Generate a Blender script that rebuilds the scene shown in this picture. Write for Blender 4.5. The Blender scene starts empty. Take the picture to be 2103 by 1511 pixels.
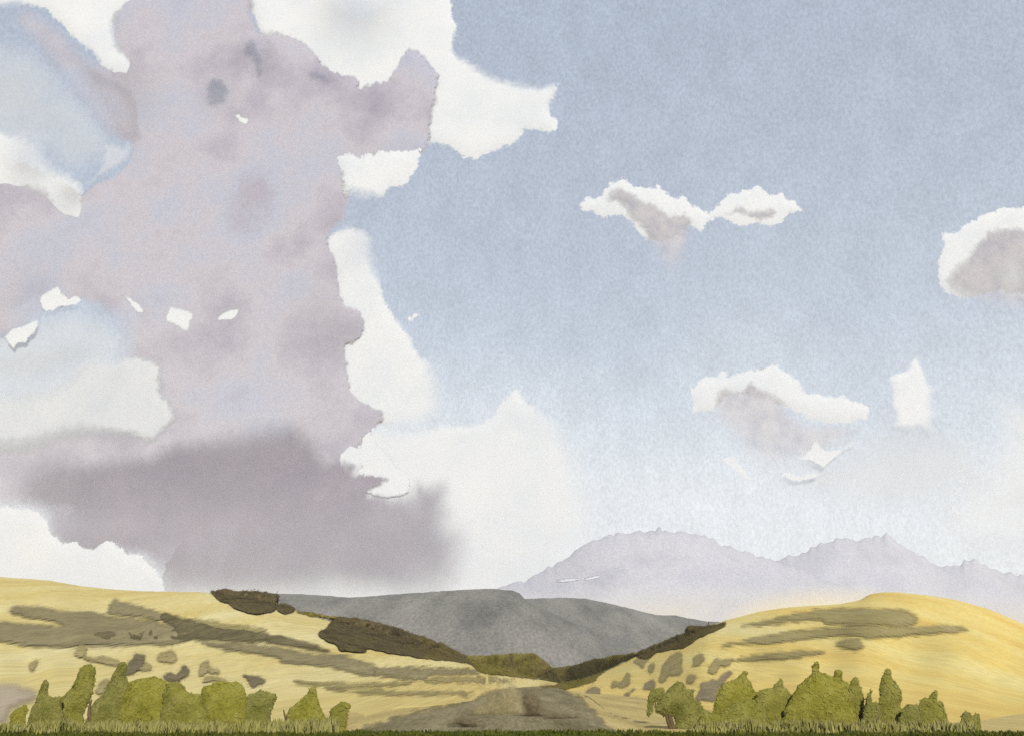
import bpy, math, random
import numpy as np
from mathutils import Vector

random.seed(7)
rng = np.random.default_rng(7)
scene = bpy.context.scene
C = scene.collection

# ------------------------------------------------------------------ camera, world, sun
W0, H0 = 2103.0, 1511.0          # size the outlines were measured at
F = 2063.0                       # focal length in those units
EYE = 3.2
HORIZON = 1398.0
PITCH = math.atan((HORIZON - H0 / 2) / F)
cam_d = bpy.data.cameras.new('camera')
cam_d.sensor_width = 36.0
cam_d.lens = 36.0 * F / W0
cam_d.clip_start = 0.5
cam_d.clip_end = 120000.0
cam = bpy.data.objects.new('camera', cam_d)
C.objects.link(cam)
cam.location = (0, 0, EYE)
cam.rotation_euler = (math.pi / 2 + PITCH, 0, 0)
scene.camera = cam

SUN_EL, SUN_AZ = math.radians(28), math.radians(12)      # behind the viewer, to the right
SUN_DIR = Vector((math.cos(SUN_EL) * math.sin(SUN_AZ), -math.cos(SUN_EL) * math.cos(SUN_AZ), math.sin(SUN_EL)))
sun_d = bpy.data.lights.new('sun', 'SUN')
sun_d.energy = 3.6
sun_d.angle = math.radians(0.5)
sun_d.color = (1.0, 0.965, 0.91)
sun = bpy.data.objects.new('sun', sun_d)
C.objects.link(sun)
sun.rotation_euler = SUN_DIR.to_track_quat('Z', 'Y').to_euler()

scene.view_settings.view_transform = 'Standard'
scene.view_settings.look = 'None'
scene.view_settings.gamma = 1.0
scene.view_settings.use_curve_mapping = False
scene.view_settings.exposure = 0.75
EXPO = 2 ** 0.75
scene.cycles.transparent_max_bounces = 40
scene.cycles.max_bounces = 5
scene.cycles.diffuse_bounces = 2
scene.cycles.volume_bounces = 1
scene.cycles.use_denoising = False


def lin(c):
    return tuple(((v / 255.0) / 12.92 if v / 255.0 <= 0.04045 else ((v / 255.0 + 0.055) / 1.055) ** 2.4) for v in c)


def alb(c, k=1.0):
    return tuple(min(0.95, v / k) for v in lin(c)) + (1.0,)


world = bpy.data.worlds.new('World')
scene.world = world
world.use_nodes = True
nt = world.node_tree
nt.nodes.clear()
N = nt.nodes.new
L = nt.links.new
out = N('ShaderNodeOutputWorld')
bg = N('ShaderNodeBackground')
SKY_STRENGTH = 0.1
bg.inputs['Strength'].default_value = SKY_STRENGTH
sky = N('ShaderNodeTexSky')
sky.sky_type = 'NISHITA'
sky.sun_disc = False
sky.sun_elevation = SUN_EL
sky.sun_rotation = math.pi - SUN_AZ
sky.air_density = 1.0
sky.dust_density = 1.5
tc = N('ShaderNodeTexCoord')
sep = N('ShaderNodeSeparateXYZ')
L(tc.outputs['Generated'], sep.inputs[0])
# pale haze thickening towards the horizon, thinning to a soft grey blue overhead
big = N('ShaderNodeTexNoise')
big.inputs['Scale'].default_value = 3.2
big.inputs['Detail'].default_value = 3
L(tc.outputs['Generated'], big.inputs['Vector'])
mad = N('ShaderNodeMath'); mad.operation = 'MULTIPLY_ADD'
mad.inputs[1].default_value = 0.22
L(big.outputs['Fac'], mad.inputs[0])
sub = N('ShaderNodeMath'); sub.operation = 'SUBTRACT'
L(sep.outputs['Z'], sub.inputs[0]); sub.inputs[1].default_value = 0.11
L(sub.outputs[0], mad.inputs[2])
ramp = N('ShaderNodeValToRGB')
el = ramp.color_ramp.elements


def skyc(c):
    return tuple(v / EXPO / SKY_STRENGTH for v in lin(c)) + (1.0,)


stops = [(0.0, (237, 239, 240)), (0.16, (232, 236, 239)), (0.23, (216, 224, 231)), (0.33, (189, 200, 214)),
         (0.42, (180, 191, 207)), (0.58, (174, 186, 204)), (1.0, (164, 179, 202))]
el[0].position, el[0].color = stops[0][0], skyc(stops[0][1])
el[1].position, el[1].color = stops[-1][0], skyc(stops[-1][1])
for p, c in stops[1:-1]:
    e = el.new(p); e.color = skyc(c)
L(mad.outputs[0], ramp.inputs['Fac'])
mixs = N('ShaderNodeMix'); mixs.data_type = 'RGBA'
mixs.inputs['Factor'].default_value = 0.9
L(sky.outputs['Color'], mixs.inputs['A'])
L(ramp.outputs['Color'], mixs.inputs['B'])
# granulation: fine grain and broader mottling of the wash
gm = N('ShaderNodeMapping'); gm.inputs['Scale'].default_value = (1.0, 1.0, 0.6)
L(tc.outputs['Generated'], gm.inputs['Vector'])
gr = N('ShaderNodeTexNoise'); gr.inputs['Scale'].default_value = 420; gr.inputs['Detail'].default_value = 2
L(gm.outputs[0], gr.inputs['Vector'])
gr2 = N('ShaderNodeTexNoise'); gr2.inputs['Scale'].default_value = 38; gr2.inputs['Detail'].default_value = 4
L(gm.outputs[0], gr2.inputs['Vector'])
r1 = N('ShaderNodeMapRange'); r1.inputs['From Min'].default_value = 0.3; r1.inputs['From Max'].default_value = 0.7
r1.inputs['To Min'].default_value = 0.87; r1.inputs['To Max'].default_value = 1.10
L(gr.outputs['Fac'], r1.inputs['Value'])
r2 = N('ShaderNodeMapRange'); r2.inputs['From Min'].default_value = 0.3; r2.inputs['From Max'].default_value = 0.7
r2.inputs['To Min'].default_value = 0.94; r2.inputs['To Max'].default_value = 1.06
L(gr2.outputs['Fac'], r2.inputs['Value'])
mm = N('ShaderNodeMath'); mm.operation = 'MULTIPLY'
L(r1.outputs[0], mm.inputs[0]); L(r2.outputs[0], mm.inputs[1])
sc_ = N('ShaderNodeVectorMath'); sc_.operation = 'SCALE'
L(mixs.outputs['Result'], sc_.inputs[0]); L(mm.outputs[0], sc_.inputs['Scale'])
L(sc_.outputs[0], bg.inputs['Color'])
L(bg.outputs[0], out.inputs['Surface'])

# ------------------------------------------------------------------ helpers
cP, sP = math.cos(PITCH), math.sin(PITCH)


def rays(x, y):
    """direction with world Y component 1 through measured point x, y"""
    x = np.asarray(x, float); y = np.asarray(y, float)
    u = (x - W0 / 2) / F
    v = (H0 / 2 - y) / F
    dy = cP - v * sP
    dz = sP + v * cP
    return np.stack([u / dy, np.ones_like(u), dz / dy], -1)


def place(x, y, D):
    r = rays(x, y)
    p = r * np.asarray(D, float)[..., None]
    p[..., 2] += EYE
    return p


def ground_D(x, y):
    r = rays(x, y)
    return EYE / np.maximum(-r[..., 2], 1e-6)


def vnoise(x, y, seed=0):
    xi = np.floor(x).astype(np.int64); yi = np.floor(y).astype(np.int64)
    xf = x - xi; yf = y - yi
    u = xf * xf * (3 - 2 * xf); v = yf * yf * (3 - 2 * yf)

    def h(a, b):
        n = (a * 374761393 + b * 668265263 + seed * 974634777) & 0x7fffffff
        n = ((n ^ (n >> 13)) * 1274126177) & 0x7fffffff
        n = (n ^ (n >> 16)) & 0xffff
        return n / 65535.0
    return (h(xi, yi) * (1 - u) + h(xi + 1, yi) * u) * (1 - v) + (h(xi, yi + 1) * (1 - u) + h(xi + 1, yi + 1) * u) * v


def fbm(x, y, seed=0, octaves=4):
    s = np.zeros_like(np.asarray(x, float)); a = 0.5; t = 0
    for o in range(octaves):
        s += a * vnoise(x * 2 ** o, y * 2 ** o, seed + o * 17); t += a; a *= 0.5
    return s / t * 2 - 1


def interp(pts, x):
    p = np.array(pts, float)
    return np.interp(x, p[:, 0], p[:, 1])


def new_mesh(name, verts, faces, mat, parent=None, center=True, smooth=True, base=False):
    verts = np.asarray(verts, float)
    org = np.zeros(3)
    if center and parent is None:
        org = (verts.min(0) + verts.max(0)) / 2
        if base:
            org[2] = verts[:, 2].min()
    elif parent is not None:
        org = np.array(parent.location)
    me = bpy.data.meshes.new(name)
    v = (verts - org).astype(np.float32)
    if isinstance(faces, np.ndarray):
        n = faces.shape[1]
        me.vertices.add(len(v)); me.vertices.foreach_set('co', v.ravel())
        me.loops.add(faces.size); me.loops.foreach_set('vertex_index', faces.ravel().astype(np.int32))
        me.polygons.add(len(faces))
        me.polygons.foreach_set('loop_start', np.arange(0, faces.size, n, dtype=np.int32))
        me.update(calc_edges=True)
        me.validate()
    else:
        me.from_pydata(v.tolist(), [], faces)
    me.polygons.foreach_set('use_smooth', np.full(len(me.polygons), smooth))
    me.materials.append(mat)
    o = bpy.data.objects.new(name, me)
    C.objects.link(o)
    if parent is None:
        o.location = org
    else:
        o.parent = parent
    return o


def tag(o, label=None, cat=None, group=None, kind=None):
    if label: o['label'] = label
    if cat: o['category'] = cat
    if group: o['group'] = group
    if kind: o['kind'] = kind
    return o


def empty(name, loc):
    o = bpy.data.objects.new(name, None)
    o.empty_display_size = 1
    o.location = loc
    C.objects.link(o)
    return o


# ------------------------------------------------------------------ materials
def wash(name, cols, D, k=1.0, blotch=60, grain=0.12, grain_px=4.0, depth_scale=1.0):
    """matte colour with broad blotches and fine granulation sized for distance D"""
    m = bpy.data.materials.new(name); m.use_nodes = True
    t = m.node_tree; n = t.nodes; l = t.links
    b = n['Principled BSDF']
    b.inputs['Roughness'].default_value = 0.95
    b.inputs['Specular IOR Level'].default_value = 0.1
    px = D / F
    tc0 = n.new('ShaderNodeTexCoord')
    mp = n.new('ShaderNodeMapping'); mp.inputs['Scale'].default_value = (1, depth_scale, 1)
    l.new(tc0.outputs['Object'], mp.inputs['Vector'])
    nb = n.new('ShaderNodeTexNoise'); nb.inputs['Scale'].default_value = 1 / (blotch * px)
    nb.inputs['Detail'].default_value = 5; nb.inputs['Roughness'].default_value = 0.6
    l.new(mp.outputs[0], nb.inputs['Vector'])
    cr = n.new('ShaderNodeValToRGB')
    e = cr.color_ramp.elements
    ps = np.linspace(0.3, 0.7, len(cols))
    e[0].position = ps[0]; e[0].color = alb(cols[0], k)
    e[1].position = ps[-1]; e[1].color = alb(cols[-1], k)
    for p, c in zip(ps[1:-1], cols[1:-1]):
        q = e.new(p); q.color = alb(c, k)
    l.new(nb.outputs['Fac'], cr.inputs['Fac'])
    ng = n.new('ShaderNodeTexNoise'); ng.inputs['Scale'].default_value = 1 / (grain_px * px)
    ng.inputs['Detail'].default_value = 2
    l.new(mp.outputs[0], ng.inputs['Vector'])
    mr = n.new('ShaderNodeMapRange')
    mr.inputs['From Min'].default_value = 0.3; mr.inputs['From Max'].default_value = 0.7
    mr.inputs['To Min'].default_value = 1 - grain; mr.inputs['To Max'].default_value = 1 + grain
    l.new(ng.outputs['Fac'], mr.inputs['Value'])
    vm = n.new('ShaderNodeVectorMath'); vm.operation = 'SCALE'
    l.new(cr.outputs['Color'], vm.inputs[0]); l.new(mr.outputs[0], vm.inputs['Scale'])
    l.new(vm.outputs[0], b.inputs['Base Color'])
    return m


def cloud_mat(name, cols, D, k, grain=0.05, blotch=120, rag=28.0, rag_px=13, depth_scale=1.0, grain_px=4.0):
    """vapour: matte scattering body whose rim thins out to nothing by a ragged edge"""
    m = wash(name, cols, D, k, blotch=blotch, grain=grain, depth_scale=depth_scale, grain_px=grain_px)
    t = m.node_tree; n = t.nodes; l = t.links
    b = n['Principled BSDF']
    b.inputs['Roughness'].default_value = 1.0
    b.inputs['Specular IOR Level'].default_value = 0.0
    px = D / F
    a1 = n.new('ShaderNodeAttribute'); a1.attribute_name = 'edge'
    a2 = n.new('ShaderNodeAttribute'); a2.attribute_name = 'sharp'
    a3 = n.new('ShaderNodeAttribute'); a3.attribute_name = 'dens'
    tc = n.new('ShaderNodeTexCoord')
    mp = n.new('ShaderNodeMapping'); mp.inputs['Scale'].default_value = (1, depth_scale, 1)
    l.new(tc.outputs['Object'], mp.inputs['Vector'])
    nz = n.new('ShaderNodeTexNoise'); nz.inputs['Scale'].default_value = 1 / (rag_px * px)
    nz.inputs['Detail'].default_value = 6; nz.inputs['Roughness'].default_value = 0.68
    l.new(mp.outputs[0], nz.inputs['Vector'])
    ma = n.new('ShaderNodeMath'); ma.operation = 'MULTIPLY_ADD'
    l.new(nz.outputs['Fac'], ma.inputs[0]); ma.inputs[1].default_value = rag
    s = n.new('ShaderNodeMath'); s.operation = 'SUBTRACT'
    l.new(a1.outputs['Fac'], s.inputs[0]); s.inputs[1].default_value = rag / 2
    l.new(s.outputs[0], ma.inputs[2])
    mu = n.new('ShaderNodeMath'); mu.operation = 'MULTIPLY'
    l.new(ma.outputs[0], mu.inputs[0]); l.new(a2.outputs['Fac'], mu.inputs[1])
    mr = n.new('ShaderNodeMapRange'); mr.interpolation_type = 'SMOOTHSTEP'
    l.new(mu.outputs[0], mr.inputs['Value'])
    md = n.new('ShaderNodeMath'); md.operation = 'MULTIPLY'
    l.new(mr.outputs[0], md.inputs[0]); l.new(a3.outputs['Fac'], md.inputs[1])
    l.new(md.outputs[0], b.inputs['Alpha'])
    return m


# ------------------------------------------------------------------ bodies grown inside an outline
def refine(poly, step=8.0, amp=0.0, seed=0):
    P = np.array(poly, float)
    for _ in range(2):                                   # round the corners off
        Pn = np.roll(P, -1, 0)
        P = np.stack([P * 0.82 + Pn * 0.18, P * 0.18 + Pn * 0.82], 1).reshape(-1, 2)
    outp = []
    for a, b in zip(P, np.roll(P, -1, 0)):
        n = max(1, int(np.hypot(*(b - a)) / step))
        for i in range(n):
            outp.append(a + (b - a) * i / n)
    Q = np.array(outp)
    if amp:
        T = np.roll(Q, -1, 0) - np.roll(Q, 1, 0)
        T /= np.maximum(np.hypot(T[:, 0], T[:, 1]), 1e-6)[:, None]
        nrm = np.stack([T[:, 1], -T[:, 0]], -1)
        d = fbm(Q[:, 0] / 13.0, Q[:, 1] / 13.0, seed, 3)
        Q = Q + nrm * (d * amp)[:, None]
    return Q


def sdist(poly, x, y):
    """signed distance to a closed outline, positive inside"""
    shp = x.shape
    x = x.ravel(); y = y.ravel()
    best = np.full(x.shape, 1e18); ins = np.zeros(x.shape, bool)
    A = poly; B = np.roll(poly, -1, 0)
    for (ax, ay), (bx, by) in zip(A, B):
        ex, ey = bx - ax, by - ay
        ll = ex * ex + ey * ey + 1e-12
        t = np.clip(((x - ax) * ex + (y - ay) * ey) / ll, 0, 1)
        dx = x - ax - t * ex; dy = y - ay - t * ey
        best = np.minimum(best, dx * dx + dy * dy)
        if ay != by:
            c = ((ay > y) != (by > y)) & (x < (bx - ax) * (y - ay) / (by - ay) + ax)
            ins ^= c
    d = np.sqrt(best)
    return np.where(ins, d, -d).reshape(shp)


def body(poly, step, depth, thick, R, margin=0.0, amp=0.0, seed=0, billow=0.25, bscale=60.0, back=0.35, boct=4, dome=0.0):
    """closed body whose outline is poly; depth(x, y) gives the distance of its middle, thick its half depth in metres.
    Returns verts, quads, front vertex data."""
    Q = refine(poly, max(step, 6.0), amp, seed)
    x0, y0 = Q.min(0) - margin - 2 * step; x1, y1 = Q.max(0) + margin + 2 * step
    nx = int((x1 - x0) / step) + 2; ny = int((y1 - y0) / step) + 2
    X, Y = np.meshgrid(x0 + np.arange(nx) * step, y0 + np.arange(ny) * step)
    S = sdist(Q, X, Y) + margin
    gy, gx = np.gradient(S, step)
    gl = np.maximum(np.hypot(gx, gy), 0.3)
    cell = (np.minimum(np.minimum(S[:-1, :-1], S[1:, :-1]), np.minimum(S[:-1, 1:], S[1:, 1:])) > -0.75 * step)
    cell &= np.maximum(np.maximum(S[:-1, :-1], S[1:, :-1]), np.maximum(S[:-1, 1:], S[1:, 1:])) > 0
    used = np.zeros(S.shape, bool)
    used[:-1, :-1] |= cell; used[1:, :-1] |= cell; used[:-1, 1:] |= cell; used[1:, 1:] |= cell
    cnt = np.zeros(S.shape, int)
    cnt[:-1, :-1] += cell; cnt[1:, :-1] += cell; cnt[:-1, 1:] += cell; cnt[1:, 1:] += cell
    bnd = used & (cnt < 4)
    # pull the border onto the outline
    mv = bnd
    X = np.where(mv, X + gx / gl * np.clip(-S, -step, step), X)
    Y = np.where(mv, Y + gy / gl * np.clip(-S, -step, step), Y)
    Sc = np.where(mv, 0.0, np.maximum(S, 0.0))
    q = np.clip(Sc / R, 0, 1)
    prof = dome * np.sqrt(np.clip(1 - (1 - q) ** 2, 0, 1)) + (1 - dome) * (1 - (1 - q) ** 2)
    nb = fbm(X / bscale, Y / bscale, seed + 5, boct)
    hgt = thick * prof * (1 + billow * nb)
    D = depth(X, Y)
    idx = -np.ones(S.shape, int)
    ui = np.where(used.ravel())[0]
    idx.ravel()[ui] = np.arange(len(ui))
    front = place(X, Y, D - hgt).reshape(-1, 3)[ui]
    inner = (used & ~bnd).ravel()[ui]
    bi = np.where(inner)[0]
    backp = place(X, Y, D + back * hgt).reshape(-1, 3)[ui][bi]
    bidx = np.arange(len(ui)); bidx[bi] = len(ui) + np.arange(len(bi))
    a = idx[:-1, :-1][cell]; b = idx[:-1, 1:][cell]; c = idx[1:, 1:][cell]; d = idx[1:, :-1][cell]
    Ff = np.stack([a, d, c, b], -1)
    Fb = np.stack([bidx[a], bidx[b], bidx[c], bidx[d]], -1)
    same = (Fb == Ff[:, [0, 3, 2, 1]]).all(1)
    V = np.concatenate([front, backp])
    Fs = np.concatenate([Ff, Fb[~same]])
    sd = (Sc - margin).ravel()[ui]
    px = np.stack([X.ravel()[ui], Y.ravel()[ui]], -1)
    info = dict(sd=np.concatenate([sd, sd[bi]]), px=np.concatenate([px, px[bi]]), nf=len(ui), D=D.ravel()[ui])
    return V, Fs, info


def set_attr(o, name, vals):
    a = o.data.attributes.new(name, 'FLOAT', 'POINT')
    a.data.foreach_set('value', np.asarray(vals, np.float32))


def smooth_field(base, blobs, px):
    v = np.full(len(px), float(base))
    for (x, y, r, val) in blobs:
        w = np.exp(-((px[:, 0] - x) ** 2 + (px[:, 1] - y) ** 2) / (r * r))
        v = v * (1 - w) + val * w
    return v


def cloud(poly, dist, mat, label=None, soft=6, softs=(), dens=1.0, denss=(), thick=40, back=6.0, R=40, step=6, seed=1,
          group=None, parent=None, name='cloud', amp=5.0, margin=None, billow=0.14, kind=None, cat='cloud'):
    mg = margin if margin is not None else 10.0
    V, Fs, info = body(poly, step, lambda X, Y: np.full(X.shape, float(dist)), thick, R, margin=mg, amp=amp, seed=seed,
                       billow=billow, bscale=170.0, boct=2, back=back)
    o = new_mesh(name, V, Fs, mat, parent)
    s = smooth_field(soft, softs, info['px'])
    # a soft side fades inwards over s, starting from the rim of the mesh
    bk = np.arange(len(V)) >= info['nf']
    set_attr(o, 'edge', info['sd'] - np.where(bk, 30.0 + 0.6 * s, 0.0))
    set_attr(o, 'sharp', 1.0 / np.maximum(s, 1.0))
    set_attr(o, 'dens', smooth_field(dens, denss, info['px']))
    if parent is None:
        tag(o, label, cat, group, kind)
    elif label:
        o['label'] = label
    return o


# ------------------------------------------------------------------ terrain
class Hill:
    def __init__(self, ridge, foot, Dr, Df=None, x0=-700, x1=2800, power=1.6, rough=1.0, seed=0):
        self.ridge, self.foot, self.Dr_, self.Df_ = ridge, foot, Dr, Df
        self.x0, self.x1, self.power, self.rough, self.seed = x0, x1, power, rough, seed
        gx = np.arange(x0 - 200, x1 + 200, 4.0)
        gy = interp(ridge, gx)
        kk = np.hanning(41); kk /= kk.sum()                  # broad form of the crest, without its small teeth
        pad = np.pad(gy, 20, mode='edge')
        self.ridge_s = np.stack([gx, np.convolve(pad, kk, 'valid')], -1)

    def yr(self, x):
        return interp(self.ridge, x) + self.rough * fbm(x / 9.0, x * 0 + 3.3, self.seed, 3)

    def yf(self, x): return interp(self.foot, x)

    def Dr(self, x): return interp(self.Dr_, x)

    def Df(self, x):
        if self.Df_ is not None:
            return interp(self.Df_, x)
        return np.minimum(ground_D(x, self.yf(x)), 0.85 * self.Dr(x))

    def relief(self, x, t):
        return fbm(x / 110.0, t * 3.0 + 7.7, self.seed + 3, 2) * np.sin(np.pi * np.clip(t, 0, 1)) * 0.05

    def drape(self, x, y):
        x = np.asarray(x, float); y = np.asarray(y, float)
        u = np.clip((self.yf(x) - y) / np.maximum(self.yf(x) - interp(self.ridge_s, x), 0.5), 0, 1)
        t = 1 - (1 - u) ** (1 / self.power)
        a, b = self.Df(x), self.Dr(x)
        return a + (b - a) * (t + self.relief(x, t))

    def build(self, name, mat, dx=8, nt=44, fall=1.0):
        xs = np.arange(self.x0, self.x1 + dx, dx, dtype=float)
        ts = np.linspace(0, 1, nt)
        X, T = np.meshgrid(xs, ts)
        u = 1 - (1 - T) ** self.power
        yr, yf = interp(self.ridge_s, X), self.yf(X)
        Y = yf + (yr - yf) * u + (self.yr(X) - yr) * T ** 14
        a, b = self.Df(X), self.Dr(X)
        P = place(X, Y, a + (b - a) * (T + self.relief(X, T)))
        rows = [P]
        top = P[-1]
        span = (b - a)[-1]
        for s in (0.08, 0.2, 0.4, 0.7, 1.0):           # the far side, falling away behind the crest
            q = top.copy()
            k = 1 + s * fall * np.maximum(span, 30)[:, None] / self.Dr(xs)[:, None]
            q[:, :2] *= k
            q[:, 2] = top[:, 2] * (1 - s ** 1.3) - 4.0 * s
            rows.append(q[None])
        f0 = P[0].copy(); f0[:, 2] = np.minimum(f0[:, 2], 0) - 1.5     # toe sunk into the ground
        rows.insert(0, f0[None])
        A = np.concatenate(rows)
        nr, nc = A.shape[:2]
        i = np.arange(nr * nc).reshape(nr, nc)
        faces = np.stack([i[:-1, :-1], i[:-1, 1:], i[1:, 1:], i[1:, :-1]], -1).reshape(-1, 4)
        o = new_mesh(name, A.reshape(-1, 3), faces, mat)
        tag(o, kind='structure')
        return o


left = Hill(
    ridge=[(-700, 1120), (-300, 1150), (0, 1184), (100, 1191), (170, 1203), (250, 1211), (330, 1214), (420, 1215), (470, 1221), (560, 1232),
           (610, 1255), (700, 1280), (800, 1303), (900, 1334), (960, 1352), (1050, 1378), (1100, 1394), (1160, 1404), (1200, 1407)],
    foot=[(-700, 1494), (690, 1490), (800, 1455), (900, 1448), (965, 1440), (1000, 1416), (1105, 1408), (1200, 1409)],
    Dr=[(-700, 460), (600, 450), (800, 520), (900, 600), (1000, 700), (1100, 850), (1200, 1000)], x1=1200, seed=11)
right = Hill(
    ridge=[(1100, 1407), (1160, 1402), (1230, 1384), (1300, 1350), (1380, 1322), (1450, 1287), (1500, 1270), (1560, 1255), (1620, 1246),
           (1720, 1240), (1765, 1232), (1785, 1220), (1810, 1215), (1850, 1216), (1900, 1221), (1960, 1230), (2020, 1247), (2060, 1262),
           (2103, 1281), (2300, 1318), (2800, 1340)],
    foot=[(1100, 1409), (1140, 1410), (1210, 1432), (1260, 1468), (1330, 1485), (2103, 1494), (2800, 1494)],
    Dr=[(1100, 1000), (1170, 900), (1230, 720), (1300, 620), (1380, 540), (1450, 490), (1830, 450), (2103, 430), (2800, 420)], x0=1100, seed=23)
grey_a = Hill(
    ridge=[(100, 1290), (400, 1222), (570, 1218), (640, 1220), (720, 1226), (780, 1222), (850, 1217), (950, 1210), (1010, 1208), (1055, 1212),
           (1070, 1219), (1077, 1229), (1100, 1240), (1200, 1290), (1330, 1390), (1400, 1396)],
    foot=[(100, 1404), (1400, 1404)], Dr=[(100, 1900), (1400, 1900)], Df=[(100, 1080), (1400, 1080)], x0=100, x1=1400, seed=31, rough=1.2)
grey_b = Hill(
    ridge=[(700, 1300), (950, 1245), (1080, 1229), (1150, 1226), (1200, 1228), (1250, 1238), (1300, 1250), (1345, 1262), (1390, 1263), (1410, 1268),
           (1450, 1275), (1500, 1277), (1700, 1300), (2000, 1360)],
    foot=[(700, 1403), (2000, 1403)], Dr=[(700, 2500), (2000, 2500)], Df=[(700, 1500), (2000, 1500)], x0=700, x1=2000, seed=37, rough=1.2)
mount_a = Hill(
    ridge=[(600, 1370), (900, 1260), (1000, 1216), (1030, 1204), (1080, 1192), (1110, 1177), (1140, 1160), (1170, 1140), (1190, 1125), (1215, 1109),
           (1250, 1099), (1280, 1094), (1310, 1091), (1346, 1089), (1353, 1074), (1360, 1089), (1400, 1091), (1440, 1097), (1465, 1108), (1480, 1118), (1510, 1127),
           (1540, 1134), (1570, 1147), (1600, 1154), (1750, 1210), (2000, 1330)],
    foot=[(600, 1399), (2000, 1399)], Dr=[(600, 8400), (2000, 8400)], Df=[(600, 6200), (2000, 6200)], x0=600, x1=2000, seed=41, rough=8, power=1.3)
mount_b = Hill(
    ridge=[(1300, 1330), (1450, 1240), (1530, 1188), (1580, 1157), (1602, 1147), (1620, 1140), (1640, 1141), (1660, 1128), (1690, 1115), (1720, 1106),
           (1760, 1108), (1790, 1101), (1812, 1100), (1818, 1092), (1826, 1096), (1840, 1112), (1870, 1130), (1895, 1141), (1920, 1160), (1960, 1163),
           (1985, 1151), (2000, 1150), (2025, 1162), (2060, 1175), (2103, 1182), (2250, 1215), (2700, 1270)],
    foot=[(1300, 1399), (2700, 1399)], Dr=[(1300, 9600), (2700, 9600)], Df=[(1300, 7000), (2700, 7000)], x0=1300, x1=2700, seed=47, rough=8, power=1.3)

K = 1.6       # brightness of a sunlit matte surface relative to its own colour, for choosing base colours
m_left = wash('straw_grass', [(206, 179, 106), (218, 198, 126), (225, 208, 144), (230, 216, 158)], 300, K, blotch=150, grain=0.13, grain_px=5, depth_scale=0.01)
m_right = wash('golden_grass', [(218, 182, 98), (228, 200, 114), (232, 211, 132), (235, 218, 152)], 300, K, blotch=170, grain=0.12, grain_px=5, depth_scale=0.01)
m_grey = wash('grey_heather', [(104, 101, 93), (124, 121, 113), (140, 136, 126), (150, 145, 136)], 1600, K, blotch=90, grain=0.22, grain_px=5, depth_scale=0.06)
m_mount = wash('far_slate_hazed', [(170, 170, 178), (190, 188, 194), (180, 180, 190)], 8000, K, blotch=110, grain=0.12, grain_px=5, depth_scale=0.3)  # paleness of distant haze put partly into the base colour
m_ground = wash('valley_turf', [(170, 152, 96), (200, 178, 112), (214, 192, 130)], 80, K, blotch=90, grain=0.14, depth_scale=0.06)
m_path = cloud_mat('muddy_track', [(118, 108, 80), (136, 126, 96), (152, 141, 110), (172, 159, 126)], 110, K, blotch=80, grain=0.2, grain_px=5, rag=34, rag_px=14, depth_scale=0.05)
m_pale = cloud_mat('pale_earth', [(196, 180, 150), (208, 190, 158), (186, 172, 144)], 90, K, blotch=50, grain=0.14, rag=14, rag_px=9, depth_scale=0.1)

# ground: one sheet to beyond the horizon
gx = np.array([-60000, -8000, -2000, -500, -120, 0, 120, 500, 2000, 8000, 60000.0])
gy_ = np.array([-3000, -300, 0, 40, 80, 200, 600, 2000, 8000, 20000, 60000.0])
GX, GY = np.meshgrid(gx, gy_)
gv = np.stack([GX.ravel(), GY.ravel(), np.zeros(GX.size)], -1)
gi = np.arange(GX.size).reshape(GX.shape)
gf = np.stack([gi[:-1, :-1], gi[:-1, 1:], gi[1:, 1:], gi[1:, :-1]], -1).reshape(-1, 4)
tag(new_mesh('ground', gv, gf, m_ground, center=False, smooth=False), kind='structure')


class Flat:
    def drape(self, x, y): return ground_D(x, np.maximum(y, HORIZON + 8.0))


left.build('hill', m_left)
right.build('hill', m_right)
grey_a.build('hill', m_grey)
grey_b.build('hill', m_grey)
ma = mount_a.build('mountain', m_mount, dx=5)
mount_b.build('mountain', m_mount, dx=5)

# ------------------------------------------------------------------ vegetation
def leaves(V, nf, Fs, D, n, size_px, seed, spread=1.0):
    """leaf-sized faces scattered over the visible skin of a body, each a bent quad"""
    r = np.random.default_rng(seed)
    ff = Fs[(Fs < nf).all(1)]
    c = V[ff]
    area = np.linalg.norm(np.cross(c[:, 1] - c[:, 0], c[:, 3] - c[:, 0]), axis=1)
    pick = r.choice(len(ff), n, p=area / area.sum())
    w = r.dirichlet([1, 1, 1, 1], n)
    P = (c[pick] * w[..., None]).sum(1)
    s = (P[:, 1] / F) * size_px * r.uniform(0.6, 1.5, n)
    P += r.normal(0, 1, (n, 3)) * (s * 0.14 * spread)[:, None]
    nn = np.cross(c[:, 1] - c[:, 0], c[:, 3] - c[:, 0])[pick]
    nn /= np.maximum(np.linalg.norm(nn, axis=1), 1e-9)[:, None]
    nn = nn + r.normal(0, 0.16, (n, 3))
    h = r.normal(0, 1, (n, 3)); a = np.cross(nn, h); a /= np.linalg.norm(a, axis=1)[:, None]
    b = np.cross(nn, a); b /= np.linalg.norm(b, axis=1)[:, None]
    s = s[:, None]
    q = np.stack([P - a * s, P + b * s * 0.45, P + a * s, P - b * s * 0.45], 1).reshape(-1, 3)
    f = np.arange(4 * n).reshape(n, 4)
    return q, f


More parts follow.
